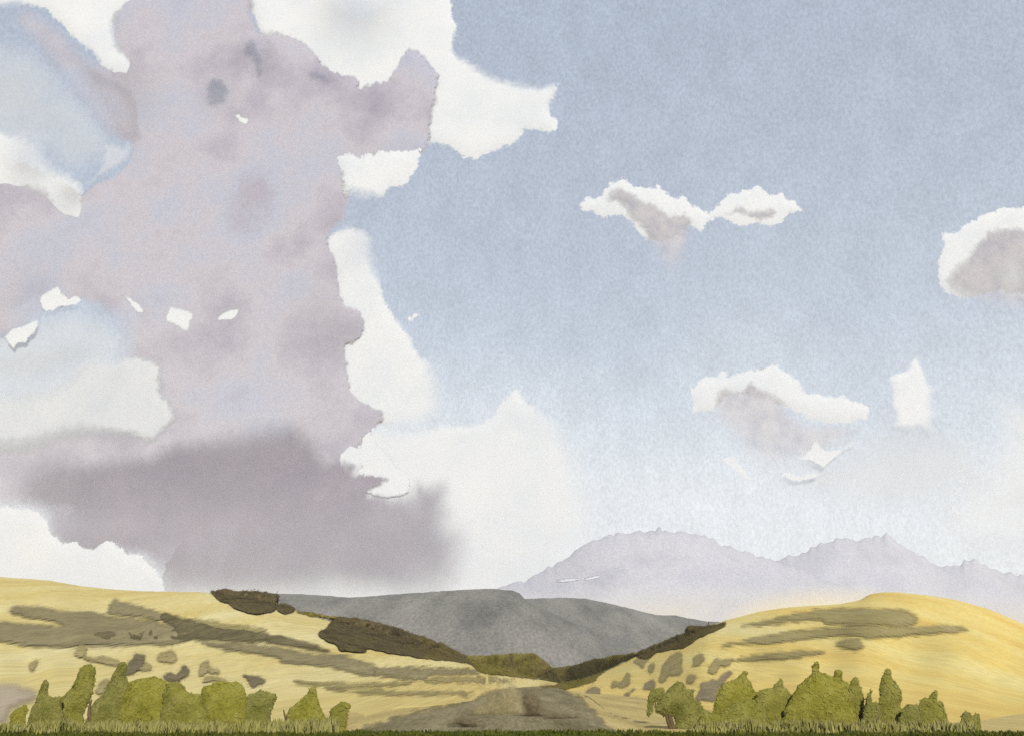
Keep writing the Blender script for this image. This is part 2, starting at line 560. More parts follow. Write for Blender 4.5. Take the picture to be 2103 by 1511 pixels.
def stem_mesh(base, top, r0, r1, n=6, bend=0.0):
    base = np.array(base, float); top = np.array(top, float)
    vs, fs = [], []
    K_ = 4
    side = np.array([random.uniform(-1, 1), random.uniform(-1, 1), 0]) * bend
    for i in range(K_ + 1):
        t = i / K_
        c = base + (top - base) * t + side * math.sin(math.pi * t)
        r = r0 + (r1 - r0) * t
        for j in range(n):
            a = 2 * math.pi * j / n
            vs.append(c + r * np.array([math.cos(a), math.sin(a), 0]))
    for i in range(K_):
        for j in range(n):
            fs.append([i * n + j, i * n + (j + 1) % n, (i + 1) * n + (j + 1) % n, (i + 1) * n + j])
    return vs, fs


m_bark = wash('bark', [(92, 76, 52), (112, 94, 66)], 70, K, blotch=30, grain=0.2)


def shrub(poly, D, mat, label, group, name='shrub', cat='shrub', seed=0, leaf=4.0, dens=1 / 5.0, depth_px=0.16, stems=True):
    P = np.array(poly, float)
    w = P[:, 0].max() - P[:, 0].min(); h = P[:, 1].max() - P[:, 1].min()
    px = D / F
    cx = (P[:, 0].max() + P[:, 0].min()) / 2
    low = P[:, 1] > P[:, 1].max() - 7
    B = P.copy(); B[low, 1] += 20; B[low, 0] = cx + (B[low, 0] - cx) * 1.3         # carry the foot down into the turf
    poly = B
    base = place(np.array(cx), np.array(P[:, 1].max()), np.array(float(D)))
    base[2] = max(0.0, base[2]) if name == 'shrub' else base[2]
    root = empty(name, Vector(base))
    V, Fs, info = body(poly, 4.0, lambda X, Y: np.full(X.shape, float(D)), max(w, 30) * depth_px * px, max(14, w * 0.5), amp=4.5, seed=seed,
                       billow=0.2, bscale=30.0, back=1.2, dome=0.3)
    area = (P[:, 0] * np.roll(P[:, 1], -1) - np.roll(P[:, 0], -1) * P[:, 1]).sum() / 2
    q, f = leaves(V, info['nf'], Fs, D, int(abs(area) * dens) + 60, leaf, seed)
    new_mesh('crown', np.concatenate([V, q]), np.concatenate([Fs, f + len(V)]), mat, root)
    tag(root, label, cat, group)
    if stems:
        for k in range(3):
            fx = cx + random.uniform(-0.28, 0.28) * w
            b = place(np.array(fx), np.array(P[:, 1].max()), np.array(float(D)))
            b[2] = min(b[2], base[2]) - 0.1
            t = place(np.array(cx + (fx - cx) * 1.5), np.array(P[:, 1].min() + h * 0.55), np.array(float(D)))
            v_, f_ = stem_mesh(b, t, 0.05 * h * px, 0.012 * h * px, bend=0.06 * h * px)
            new_mesh('trunk', np.array(v_), np.array(f_), m_bark, root)
    return root


m_shrub = [wash('shrub_leaf_olive', [(110, 107, 42), (127, 123, 56), (142, 136, 76)], 72, K, blotch=30, grain=0.10),
           wash('shrub_leaf_green', [(102, 102, 46), (119, 116, 58), (136, 131, 76)], 72, K, blotch=30, grain=0.10),
           wash('shrub_leaf_bright', [(116, 112, 40), (132, 127, 52), (146, 139, 72)], 72, K, blotch=30, grain=0.10)]

SL = 'green shrubs along the foot of the straw hill'
SR = 'green shrubs along the foot of the golden hill'
shrubs = [
    # outline, distance, material, label, group
    ([(20, 1498), (20, 1466), (34, 1458), (50, 1446), (55, 1447), (53, 1475), (52, 1498)], 70, 2,
     'low olive shrub, outermost of the row on the left, below bare grey earth', SL),
    ([(60, 1498), (62, 1455), (76, 1440), (82, 1408), (94, 1391), (101, 1400), (97, 1428), (112, 1434), (128, 1430), (122, 1498)], 73, 1,
     'thin dull green shrub with one narrow spike, beside the low olive shrub', SL),
    ([(112, 1498), (116, 1440), (148, 1414), (157, 1385), (168, 1364), (184, 1361), (197, 1374), (196, 1400), (188, 1424), (178, 1448), (170, 1470), (180, 1498)], 74, 0,
     'tall leaning shrub with a rounded top, left of the straw coloured gap', SL),
    ([(176, 1498), (190, 1442), (212, 1428), (222, 1398), (240, 1370), (250, 1358), (262, 1366), (257, 1386), (266, 1400), (262, 1498)], 73, 1,
     'dark topped shrub rising to a point right of the straw coloured gap', SL),
    ([(250, 1498), (258, 1404), (276, 1394), (302, 1389), (326, 1391), (345, 1400), (350, 1430), (352, 1498)], 72, 2,
     'broad round yellow green shrub next to the dark topped pointed one', SL),
    ([(335, 1498), (340, 1404), (358, 1398), (374, 1406), (386, 1418), (400, 1424), (414, 1428), (424, 1498)], 71.5, 0,
     'olive shrub sloping down to the right, between two broad rounded shrubs', SL),
    ([(408, 1498), (416, 1410), (440, 1403), (470, 1400), (490, 1402), (503, 1414), (508, 1426), (500, 1498)], 72, 2,
     'broad flat topped olive shrub below the small dark thicket on the slope', SL),
    ([(490, 1498), (506, 1424), (524, 1422), (540, 1416), (556, 1422), (570, 1424), (562, 1446), (552, 1470), (556, 1498)], 72, 1,
     'shrub with a notched top, last of the unbroken row before a gap', SL),
    ([(572, 1498), (588, 1470), (598, 1452), (614, 1440), (630, 1425), (640, 1412), (650, 1405), (652, 1424), (658, 1452), (664, 1466), (676, 1484), (674, 1498)], 71, 2,
     'lone peaked shrub like a sail, standing between two gaps', SL),
    ([(672, 1498), (676, 1466), (686, 1448), (702, 1440), (720, 1442), (722, 1448), (712, 1462), (706, 1498)], 71, 0,
     'small shrub with a hooked tip beside the muddy track', SL),
    ([(1331, 1448), (1334, 1414), (1346, 1411), (1364, 1414), (1360, 1430), (1344, 1442), (1338, 1450)], 84, 1,
     'smallest dark green shrub, just left of the round dark one', SR),
    ([(1346, 1460), (1354, 1434), (1368, 1416), (1388, 1400), (1402, 1401), (1410, 1420), (1428, 1412), (1424, 1430), (1442, 1448), (1450, 1492), (1388, 1492),
      (1388, 1470), (1356, 1466)], 75, 1, 'round dark green shrub beside the pale bare earth', SR),
    ([(1436, 1494), (1442, 1456), (1462, 1462), (1476, 1468), (1492, 1455), (1510, 1440), (1535, 1432), (1562, 1440), (1566, 1494)], 70, 0,
     'low brownish shrub in front of the ragged and the spired shrubs', SR),
    ([(1472, 1470), (1471, 1424), (1482, 1404), (1504, 1396), (1518, 1386), (1526, 1377), (1534, 1379), (1532, 1394), (1544, 1399), (1542, 1416), (1556, 1424),
      (1560, 1474)], 74, 2, 'ragged bright green shrub with a bent leading shoot, right of the round dark one', SR),
    ([(1546, 1494), (1550, 1422), (1574, 1413), (1588, 1410), (1592, 1402), (1602, 1392), (1606, 1396), (1606, 1410), (1618, 1414), (1626, 1430), (1640, 1494)], 73, 0,
     'olive shrub with a small square spire, left of the biggest shrub', SR),
    ([(1612, 1494), (1624, 1430), (1638, 1406), (1654, 1394), (1666, 1386), (1668, 1370), (1674, 1360), (1680, 1360), (1681, 1378), (1700, 1384), (1713, 1389),
      (1714, 1376), (1729, 1376), (1730, 1394), (1744, 1404), (1748, 1494)], 72, 2, 'biggest bright green shrub with a tall chimney like shoot', SR),
    ([(1738, 1494), (1740, 1408), (1748, 1396), (1756, 1389), (1763, 1396), (1768, 1416), (1774, 1440), (1780, 1494)], 73, 0,
     'upright shrub with a domed top, leaning on the right of the biggest one', SR),
    ([(1774, 1494), (1778, 1440), (1783, 1418), (1788, 1412), (1791, 1416), (1789, 1440), (1806, 1440), (1808, 1494)], 72, 1,
     'little shrub with one thin finger, left of the teardrop shrub', SR),
    ([(1800, 1494), (1808, 1434), (1804, 1408), (1813, 1388), (1824, 1371), (1829, 1372), (1828, 1386), (1838, 1400), (1847, 1410), (1853, 1426), (1850, 1452),
      (1846, 1494)], 72.5, 0, 'tall teardrop shrub ending in a curved tip', SR),
    ([(1842, 1494), (1852, 1458), (1864, 1444), (1876, 1446), (1886, 1440), (1892, 1494)], 71.5, 1, 'low dull shrub just right of the teardrop shrub', SR),
    ([(1880, 1494), (1886, 1440), (1898, 1431), (1908, 1431), (1912, 1420), (1924, 1416), (1924, 1440), (1934, 1438), (1942, 1458), (1946, 1494)], 72, 0,
     'stepped shrub with a knob on top, last of the unbroken row', SR),
    ([(1970, 1494), (1974, 1466), (1980, 1458), (1990, 1464), (1997, 1471), (2005, 1464), (2011, 1465), (2010, 1494)], 71, 1,
     'tiny two pronged shrub standing alone in golden grass', SR),
]
for i, (p, D, mi, lab, grp) in enumerate(shrubs):
    shrub(p, D, m_shrub[mi], lab, grp, seed=100 + i)


# woods on the crests: dense dark tree masses
def draped(poly, hill, mat, label, name, cat, group=None, lift=6.0, R=10, step=4.0, amp=2.0, seed=0, tuft=0.0, leaf=4.0, billow=0.3, kind=None, bscale=20.0, ragged=0, off=0.006, margin=0.0, spread=1.0):
    def depth(X, Y):
        return hill.drape(X, Y) * (1 - float(off))
    V, Fs, info = body(poly, step, depth, lift, R, margin=margin, amp=amp, seed=seed, billow=billow, bscale=bscale, back=0.3)
    if tuft:
        P = np.array(poly, float)
        area = abs((P[:, 0] * np.roll(P[:, 1], -1) - np.roll(P[:, 0], -1) * P[:, 1]).sum() / 2)
        q, f = leaves(V, info['nf'], Fs, None, int(area * tuft) + 20, leaf, seed, spread)
        V = np.concatenate([V, q]); Fs = np.concatenate([Fs, f + info['nf'] * 0 + (len(V) - len(q))])
    o = new_mesh(name, V, Fs, mat, base=True)
    if ragged:
        bk = np.where(np.arange(len(info['sd'])) >= info['nf'], 20.0, 0.0)
        set_attr(o, 'edge', np.concatenate([info['sd'] + margin * 0.5 - bk, np.full(len(V) - len(info['sd']), 30.0)]))
        set_attr(o, 'sharp', np.full(len(V), 1 / ragged))
        set_attr(o, 'dens', np.full(len(V), 1.0))
    return tag(o, label, cat, group, kind)


m_wood_d = cloud_mat('dark_wood', [(66, 58, 40), (86, 76, 52), (100, 90, 62), (92, 78, 44)], 450, K, blotch=34, grain=0.26, rag=8, rag_px=6, depth_scale=0.3)
m_wood_b = cloud_mat('brown_wood', [(82, 70, 40), (100, 88, 54), (116, 104, 60)], 550, K, blotch=40, grain=0.26, rag=8, rag_px=6, depth_scale=0.3)
m_wood_o = cloud_mat('olive_wood', [(96, 88, 36), (118, 108, 46), (132, 120, 62), (104, 90, 48)], 750, K, blotch=40, grain=0.26, rag=8, rag_px=6, depth_scale=0.3)
WD = 'dark woods on the hill crests'
woods = [
    ([(430, 1213), (446, 1211), (462, 1208), (486, 1214), (505, 1212), (540, 1215), (572, 1219), (574, 1228), (569, 1246), (560, 1256), (530, 1260), (508, 1257),
      (474, 1244), (470, 1235), (446, 1232)], left, m_wood_d, 'dark brown copse on the skyline of the straw hill'),
    ([(566, 1244), (580, 1237), (592, 1240), (608, 1247), (604, 1256), (590, 1259), (572, 1255)], left, m_wood_d,
     'tiny dark copse just below the skyline copse on the straw hill'),
    ([(606, 1253), (640, 1256), (672, 1262), (694, 1267), (690, 1274), (662, 1268), (630, 1262)], left, m_wood_o,
     'thin olive line of trees joining the skyline copse to the dark wood'),
    ([(650, 1300), (660, 1293), (676, 1284), (684, 1268), (700, 1264), (745, 1270), (800, 1283), (850, 1300), (880, 1320), (880, 1352), (840, 1346), (790, 1338), (756, 1329),
      (750, 1338), (724, 1336), (696, 1332), (690, 1322), (662, 1310)], left, m_wood_d, 'large dark brown wood with a stepped lower edge above straw grass'),
    ([(840, 1298), (880, 1308), (915, 1324), (950, 1342), (975, 1352), (985, 1378), (965, 1362), (930, 1358), (880, 1352), (835, 1344)], left, m_wood_b,
     'brown tapering wood between the large dark wood and the olive wood'),
    ([(950, 1346), (1000, 1344), (1050, 1342), (1094, 1340), (1118, 1354), (1138, 1372), (1120, 1384), (1098, 1394), (1060, 1388), (1010, 1384), (984, 1380), (966, 1362)],
     left, m_wood_o, 'olive green wood at the valley end of the straw hill'),
    ([(1102, 1400), (1112, 1386), (1132, 1372), (1180, 1364), (1210, 1356), (1250, 1346), (1290, 1341), (1312, 1338), (1306, 1348), (1270, 1362), (1232, 1382), (1222, 1398),
      (1200, 1404), (1170, 1414), (1140, 1416), (1116, 1410)], right, m_wood_o, 'olive dark wood at the valley end of the golden hill'),
    ([(1296, 1345), (1320, 1332), (1352, 1318), (1384, 1306), (1404, 1298), (1406, 1286), (1424, 1284), (1460, 1284), (1480, 1279), (1494, 1276), (1484, 1288), (1450, 1300),
      (1424, 1318), (1394, 1332), (1344, 1340), (1330, 1352), (1312, 1350)], right, m_wood_b, 'olive brown strip of trees climbing the edge of the golden hill'),
]
for i, (p, hl, m, lab) in enumerate(woods):
    draped(p, hl, m, lab, 'copse', 'copse', WD, lift=12.0, R=12, step=3.0, amp=3.5, seed=200 + i, tuft=0.14, leaf=2.6, billow=0.5, bscale=14, ragged=2.5, margin=3.0, spread=1.6)

# darker olive and grey bands laid across the slopes
m_band_l = cloud_mat('band_grey', [(134, 124, 92), (148, 137, 102), (160, 148, 110)], 300, K, blotch=70, grain=0.18, grain_px=5, rag=30.0, rag_px=12, depth_scale=0.05)
m_band_d = cloud_mat('band_dark', [(92, 84, 60), (114, 105, 76), (134, 123, 92)], 320, K, blotch=50, grain=0.22, grain_px=5, rag=26.0, rag_px=12, depth_scale=0.05)
m_band_r = cloud_mat('band_olive', [(154, 140, 92), (166, 152, 104), (176, 162, 116)], 320, K, blotch=70, grain=0.15, grain_px=5, rag=30.0, rag_px=12, depth_scale=0.05)
BL = 'darker bands across the straw hill'
BR = 'darker bands across the golden hill'
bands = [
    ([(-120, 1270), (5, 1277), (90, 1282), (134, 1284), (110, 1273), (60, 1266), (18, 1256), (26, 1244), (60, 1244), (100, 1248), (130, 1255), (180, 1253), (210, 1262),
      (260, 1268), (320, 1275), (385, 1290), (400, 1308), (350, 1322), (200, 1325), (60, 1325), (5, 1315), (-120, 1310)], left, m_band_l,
     'widest grey olive band, running off the side of the straw hill', BL),
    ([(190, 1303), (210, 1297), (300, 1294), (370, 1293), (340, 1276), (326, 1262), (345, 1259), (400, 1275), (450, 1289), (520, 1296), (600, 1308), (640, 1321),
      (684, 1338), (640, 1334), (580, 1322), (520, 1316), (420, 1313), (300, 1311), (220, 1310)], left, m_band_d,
     'darkest band, forked and tapering across the straw hill', BL),
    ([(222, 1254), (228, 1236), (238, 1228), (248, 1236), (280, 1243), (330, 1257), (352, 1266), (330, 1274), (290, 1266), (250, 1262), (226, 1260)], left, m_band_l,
     'club shaped band below the bare skyline of the straw hill', BL),
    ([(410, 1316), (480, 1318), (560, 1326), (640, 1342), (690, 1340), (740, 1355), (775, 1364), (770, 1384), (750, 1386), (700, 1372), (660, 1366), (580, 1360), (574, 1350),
      (540, 1342), (480, 1334), (430, 1324)], left, m_band_l, 'pale band under the darkest one, ending at mid slope', BL),
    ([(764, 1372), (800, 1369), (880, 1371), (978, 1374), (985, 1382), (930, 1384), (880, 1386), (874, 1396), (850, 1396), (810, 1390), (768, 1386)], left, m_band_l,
     'blunt dark band just below the brown wood', BL),
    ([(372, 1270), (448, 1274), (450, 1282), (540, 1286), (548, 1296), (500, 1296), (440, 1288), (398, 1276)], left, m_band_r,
     'faint narrow band above the darkest one', BL),
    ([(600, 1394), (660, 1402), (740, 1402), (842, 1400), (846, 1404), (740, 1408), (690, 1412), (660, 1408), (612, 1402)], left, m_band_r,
     'thin upper dark streak near the foot of the straw hill', BL),
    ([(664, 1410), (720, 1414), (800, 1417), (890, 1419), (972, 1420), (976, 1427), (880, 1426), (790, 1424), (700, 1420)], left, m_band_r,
     'long thin lower dark streak near the muddy track', BL),
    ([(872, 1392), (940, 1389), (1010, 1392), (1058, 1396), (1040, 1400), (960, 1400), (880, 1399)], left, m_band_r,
     'thin dark streak under the olive wood on the straw hill', BL),
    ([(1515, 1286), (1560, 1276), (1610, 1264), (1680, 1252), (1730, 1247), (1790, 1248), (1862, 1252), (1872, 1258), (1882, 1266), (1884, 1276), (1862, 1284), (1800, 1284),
      (1740, 1282), (1694, 1281), (1690, 1271), (1640, 1272), (1580, 1280)], right, m_band_r, 'uppermost broad dark band below the top of the golden hill', BR),
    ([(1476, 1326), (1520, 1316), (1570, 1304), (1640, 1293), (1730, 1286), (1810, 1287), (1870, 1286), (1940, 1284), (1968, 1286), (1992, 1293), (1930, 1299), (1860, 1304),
      (1790, 1311), (1762, 1303), (1690, 1307), (1620, 1315), (1540, 1320)], right, m_band_r, 'longest dark band, second down on the golden hill', BR),
    ([(1716, 1320), (1740, 1310), (1764, 1312), (1776, 1328), (1752, 1331), (1730, 1328)], right, m_band_r, 'small dark patch below the longest band', BR),
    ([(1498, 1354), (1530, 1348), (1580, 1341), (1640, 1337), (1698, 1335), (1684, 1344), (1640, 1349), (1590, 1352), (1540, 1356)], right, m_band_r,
     'lowest tapering dark band on the golden hill', BR),
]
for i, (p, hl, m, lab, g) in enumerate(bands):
    draped(p, hl, m, lab, 'slope_band', 'slope_band', g, lift=2.0, R=14, step=3.5, amp=3.0, seed=300 + i, billow=0.2, ragged=12.0, margin=12.0)

# separate scrub bushes dotted over the slopes
m_scrub_d = cloud_mat('dark_scrub', [(104, 94, 72), (124, 113, 88), (138, 126, 98)], 200, K, blotch=30, grain=0.2, rag=18, rag_px=8, depth_scale=0.3)
m_scrub_o = cloud_mat('olive_scrub', [(152, 138, 94), (168, 153, 106), (180, 166, 118)], 220, K, blotch=30, grain=0.18, rag=18, rag_px=8, depth_scale=0.3)
m_scrub_b = cloud_mat('brown_scrub', [(134, 120, 94), (152, 138, 108), (166, 150, 118)], 120, K, blotch=30, grain=0.18, rag=18, rag_px=8, depth_scale=0.3)
CL = 'scrub bushes dotted over the straw hill'
CR = 'scrub bushes dotted over the golden hill'
scrub = [
    ([(256, 1382), (262, 1362), (272, 1346), (284, 1338), (300, 1343), (296, 1360), (284, 1372), (270, 1384)], left, m_scrub_d,
     'dark grey scrub bush just above the pointed dark topped shrub', CL),
    ([(334, 1386), (346, 1381), (360, 1386), (370, 1374), (380, 1366), (392, 1376), (388, 1386), (372, 1392), (356, 1398), (344, 1394)], left, m_scrub_d,
     'dark two lobed scrub bush above the broad round shrub', CL),
    ([(324, 1350), (336, 1338), (350, 1336), (362, 1346), (356, 1358), (336, 1360)], left, m_scrub_o, 'pale olive scrub bush above the dark two lobed one', CL),
    ([(496, 1386), (504, 1381), (518, 1386), (532, 1390), (546, 1400), (534, 1404), (520, 1406), (508, 1396)], left, m_scrub_d,
     'small dark thicket on the slope above the flat topped shrub', CL),
    ([(416, 1398), (424, 1388), (446, 1386), (462, 1390), (468, 1400), (440, 1396)], left, m_scrub_o, 'flat pale scrub patch left of the small dark thicket', CL),
    ([(424, 1376), (432, 1368), (448, 1372), (450, 1380), (436, 1382)], left, m_scrub_o, 'little pale scrub tuft above the flat pale patch', CL),
    ([(196, 1420), (204, 1398), (222, 1396), (218, 1410), (206, 1424)], left, m_scrub_o, 'olive scrub bush in the straw coloured gap', CL),
    ([(150, 1340), (166, 1324), (180, 1326), (178, 1344), (160, 1350)], left, m_scrub_o, 'pale scrub bush under the widest dark band', CL),
    ([(170, 1346), (200, 1348), (240, 1354), (242, 1364), (208, 1362), (180, 1354)], left, m_scrub_o, 'wide pale scrub patch left of the dark grey bush', CL),
    ([(58, 1372), (66, 1358), (80, 1352), (78, 1364), (66, 1376)], left, m_scrub_o, 'lone scrub tuft on the goldest grass at the far side', CL),
    ([(286, 1372), (298, 1362), (312, 1366), (306, 1374), (294, 1376)], left, m_scrub_o, 'small pale scrub tuft right of the dark grey bush', CL),
    ([(408, 1390), (418, 1352), (428, 1356), (420, 1380)], left, m_scrub_o, 'narrow leaning scrub tuft above the right shoulder of the shrub row', CL),
    ([(1354, 1398), (1358, 1380), (1364, 1364), (1376, 1350), (1398, 1339), (1402, 1354), (1400, 1374), (1388, 1384), (1374, 1388), (1364, 1400)], right, m_scrub_o,
     'largest olive scrub bush on the golden hill, teardrop leaning right', CR),
    ([(1420, 1370), (1426, 1354), (1440, 1340), (1445, 1352), (1438, 1368)], right, m_scrub_o, 'slim scrub bush right of the largest one', CR),
    ([(1452, 1382), (1458, 1364), (1474, 1353), (1508, 1352), (1496, 1364), (1476, 1368), (1470, 1378)], right, m_scrub_o,
     'wedge shaped scrub bush at the tip of the lowest dark band', CR),
    ([(1430, 1436), (1440, 1402), (1462, 1396), (1478, 1398), (1486, 1386), (1500, 1376), (1504, 1381), (1486, 1398), (1470, 1414), (1468, 1442), (1448, 1438)], right, m_scrub_b,
     'brown scrub bush with a long arm between the round and ragged shrubs', CR),
    ([(1410, 1402), (1414, 1388), (1424, 1382), (1430, 1386), (1420, 1398)], right, m_scrub_o, 'tiny scrub bush above the round dark green shrub', CR),
    ([(1270, 1410), (1280, 1392), (1290, 1382), (1296, 1390), (1290, 1402), (1276, 1412)], right, m_scrub_o, 'upright scrub bush near the edge of the olive dark wood', CR),
    ([(1252, 1410), (1258, 1398), (1270, 1400), (1272, 1410)], right, m_scrub_o, 'scrub tuft touching the left of the upright bush', CR),
    ([(1300, 1358), (1314, 1346), (1330, 1347), (1324, 1362), (1320, 1372), (1312, 1364)], right, m_scrub_o, 'scrub bush hanging below the strip of trees', CR),
    ([(1331, 1376), (1334, 1366), (1342, 1364), (1341, 1373), (1335, 1379)], right, m_scrub_o, 'very small scrub tuft left of the largest scrub bush', CR),
    ([(1320, 1414), (1330, 1402), (1338, 1398), (1346, 1408), (1342, 1416)], right, m_scrub_b, 'brown scrub bush above the smallest dark green shrub', CR),
    ([(1278, 1434), (1286, 1422), (1302, 1411), (1305, 1416), (1292, 1428), (1282, 1436)], right, m_scrub_b, 'slanting brown scrub twig above the pale earth', CR),
    ([(1276, 1470), (1278, 1448), (1290, 1442), (1300, 1450), (1312, 1442), (1326, 1440), (1328, 1458), (1312, 1466), (1290, 1474)], right, m_scrub_b,
     'brown butterfly shaped scrub bush on the pale earth', CR),
    ([(1264, 1462), (1270, 1444), (1282, 1434), (1282, 1446), (1274, 1462)], right, m_scrub_b, 'narrow brown scrub left of the butterfly shaped bush', CR),
    ([(1196, 1470), (1200, 1424), (1212, 1410), (1226, 1412), (1236, 1426), (1236, 1446), (1228, 1470)], right, m_scrub_b,
     'tall brown scrub bush at the mouth of the valley by the track', CR),
]
for i, (p, hl, m, lab, g) in enumerate(scrub):
    draped(p, hl, m, lab, 'bush', 'bush', g, lift=2.4, R=9, step=2.5, amp=7.0, seed=400 + i, tuft=0.03, leaf=2.0, billow=0.2, ragged=7.0, margin=8.0)

# pale bare earth beside the track
def sheet_path():
    return draped([(560, 1540), (690, 1508), (760, 1488), (830, 1464), (905, 1448), (965, 1436), (1010, 1418), (1060, 1410), (1110, 1407), (1150, 1408), (1195, 1430), (1225, 1464),
                   (1260, 1496), (1330, 1540)], Flat(), m_path, None, 'path', None, lift=0.2, R=20, step=5, amp=6, seed=78, ragged=16.0, margin=10.0, off=0.004, kind='structure')


sheet_path()

def sheet_on(hill, poly, mat, name):
    o = draped(poly, hill, mat, None, name, None, lift=0.4, R=20, step=5, amp=8, seed=77, ragged=26.0, margin=14.0, off=0.02)
    o['kind'] = 'structure'
    return o


sheet_on(right, [(1206, 1440), (1240, 1436), (1300, 1430), (1340, 1436), (1370, 1462), (1400, 1476), (1410, 1490), (1340, 1488), (1270, 1474), (1240, 1462)], m_pale, 'dirt_ground')
m_pale2 = cloud_mat('grey_earth', [(184, 170, 146), (194, 178, 152), (176, 164, 142)], 80, K, blotch=50, grain=0.14, rag=14, rag_px=9, depth_scale=0.1)
sheet_on(left, [(-60, 1404), (10, 1400), (50, 1404), (80, 1412), (72, 1440), (50, 1448), (20, 1462), (16, 1492), (-60, 1492)], m_pale2, 'dirt_ground')

# thickets beside the track
m_thick = cloud_mat('brown_thicket', [(120, 111, 80), (136, 126, 94), (148, 138, 104)], 100, K, blotch=50, grain=0.2, grain_px=5, rag=26, rag_px=10)
m_thick_d = cloud_mat('dark_thicket', [(84, 76, 58), (104, 94, 72), (118, 107, 84)], 90, K, blotch=26, grain=0.24, grain_px=5, rag=18, rag_px=9)
TG = 'low thickets in the muddy valley mouth'
thick = [
    ([(962, 1484), (968, 1462), (980, 1446), (1000, 1424), (1020, 1408), (1044, 1401), (1066, 1408), (1080, 1424), (1084, 1484)], 110, m_thick,
     'broad humped grey brown thicket on the muddy track'),
    ([(1070, 1478), (1070, 1436), (1076, 1418), (1090, 1416), (1112, 1418), (1112, 1438), (1118, 1456), (1130, 1464), (1126, 1480)], 102, m_thick_d,
     'dark upright thicket at the right end of the humped one'),
    ([(1110, 1478), (1120, 1464), (1150, 1460), (1172, 1461), (1190, 1468), (1184, 1476), (1150, 1482)], 96, m_thick_d,
     'low dark thicket stretching right from the upright one'),
    ([(912, 1494), (924, 1478), (938, 1470), (954, 1466), (972, 1471), (984, 1478), (1000, 1482), (998, 1496)], 78, m_thick_d,
     'low blackish thicket in front of the humped one'),
    ([(1108, 1408), (1120, 1402), (1150, 1404), (1168, 1408), (1160, 1418), (1130, 1420), (1112, 1416)], 520, m_wood_b,
     'small brown thicket closing the valley end of the track'),
]
class Standing:
    def __init__(self, D): self.D = D
    def drape(self, x, y): return np.full(np.shape(x), float(self.D))


for i, (p, D, m, lab) in enumerate(thick):
    draped(p, Standing(D), m, lab, 'thicket', 'thicket', TG, lift=1.4 if D < 300 else 6.0, R=34, step=3.0, amp=6.0, seed=500 + i, tuft=0.0, leaf=2.2, billow=0.08, ragged=16.0, margin=7.0,
           off=0.0, spread=2.0)

# foreground turf: uncountable blades
m_blade = wash('verge_grass', [(58, 66, 18), (78, 84, 26), (98, 98, 38)], 62, K, blotch=70, grain=0.1)


def grass(n, Dlo, Dhi, xlo, xhi, hlo, hhi, mat, label='short dark green grass along the near edge of the field', name='grass', seed=5):
    r = np.random.default_rng(seed)
    D = r.uniform(Dlo, Dhi, n)
    x = r.uniform(xlo, xhi, n) / F * D - (W0 / 2) / F * D
    h = r.uniform(hlo, hhi, n) * (0.55 + 0.75 * vnoise(x * 1.3, D * 0.7, seed)); a = r.uniform(0, 2 * np.pi, n); w = r.uniform(0.05, 0.11, n)
    lean = r.normal(0, 0.12, (n, 2))
    B = np.stack([x, D, np.zeros(n) - 0.02], -1)
    side = np.stack([np.cos(a) * w, np.sin(a) * w, np.zeros(n)], -1)
    mid = B + np.stack([lean[:, 0] * 0.4, lean[:, 1] * 0.4, h * 0.6], -1)
    tip = B + np.stack([lean[:, 0], lean[:, 1], h], -1)
    V = np.stack([B - side, B + side, mid + side * 0.7, tip, mid - side * 0.7], 1).reshape(-1, 3)
    f = np.arange(5 * n).reshape(n, 5)
    o = new_mesh(name, V, f, mat, center=False)
    return tag(o, label, 'grass', None, 'stuff')


grass(40000, 52, 69, -250, 2350, 0.10, 0.34, m_blade)
m_tall = wash('tall_olive_grass', [(134, 130, 66), (148, 143, 82), (158, 151, 98)], 68, K, blotch=60, grain=0.1)
grass(6500, 67, 70.5, 60, 560, 0.2, 0.85, m_tall, 'tall olive grass hiding the feet of the shrubs below the straw hill', 'tall_grass', 6)
grass(2600, 67, 70.5, 575, 715, 0.2, 0.9, m_tall, 'tall olive grass round the lone peaked shrub', 'tall_grass', 8)
grass(7000, 67, 70.5, 1400, 1945, 0.2, 0.85, m_tall, 'tall olive grass hiding the feet of the shrubs below the golden hill', 'tall_grass', 7)

# a snow streak lying on the flank of the first mountain
m_snow = wash('snow', [(232, 234, 238), (240, 240, 242)], 8000, 1.85, blotch=40, grain=0.03)
for p in ([(1132, 1193), (1160, 1188), (1192, 1186), (1190, 1191), (1150, 1195)], [(1190, 1189), (1212, 1183), (1236, 1180), (1230, 1186), (1204, 1191)]):
    def dsn(X, Y): return mount_a.drape(X, Y) - 10
    V, Fs, info = body(p, 2.0, dsn, 2, 5, amp=2.0, seed=3)
    new_mesh('snow_patch', V, Fs, m_snow, ma)

# ------------------------------------------------------------------ clouds
KC = 2.15
DM = 12800.0                      # the mauve tower; the white banks lean on its far side, rain bank and scraps on its near side
DW, DB, DF_ = DM + 44, DM - 54, DM - 22
mc_white = cloud_mat('cloud_white', [(224, 230, 236), (234, 237, 240), (240, 241, 242)], DW, KC)
mc_mauve = cloud_mat('cloud_mauve', [(160, 155, 172), (180, 174, 188), (196, 191, 202), (186, 189, 207), (176, 170, 186)], DM, KC, grain=0.09, blotch=240)  # shade of the big cloud put into this mauve base colour
mc_dark = cloud_mat('cloud_rain_shade', [(98, 90, 112), (118, 106, 126), (134, 119, 137), (150, 141, 159)], DB, KC, grain=0.11, blotch=200)  # shade under the cloud put into the darker rain bank colour
mc_pale = cloud_mat('cloud_pale', [(206, 212, 221), (216, 220, 225), (222, 225, 228)], DB, KC)
mc_scrap = cloud_mat('cloud_scrap', [(226, 231, 236), (236, 239, 242), (240, 241, 242)], DB, KC, rag=12.0, rag_px=9)
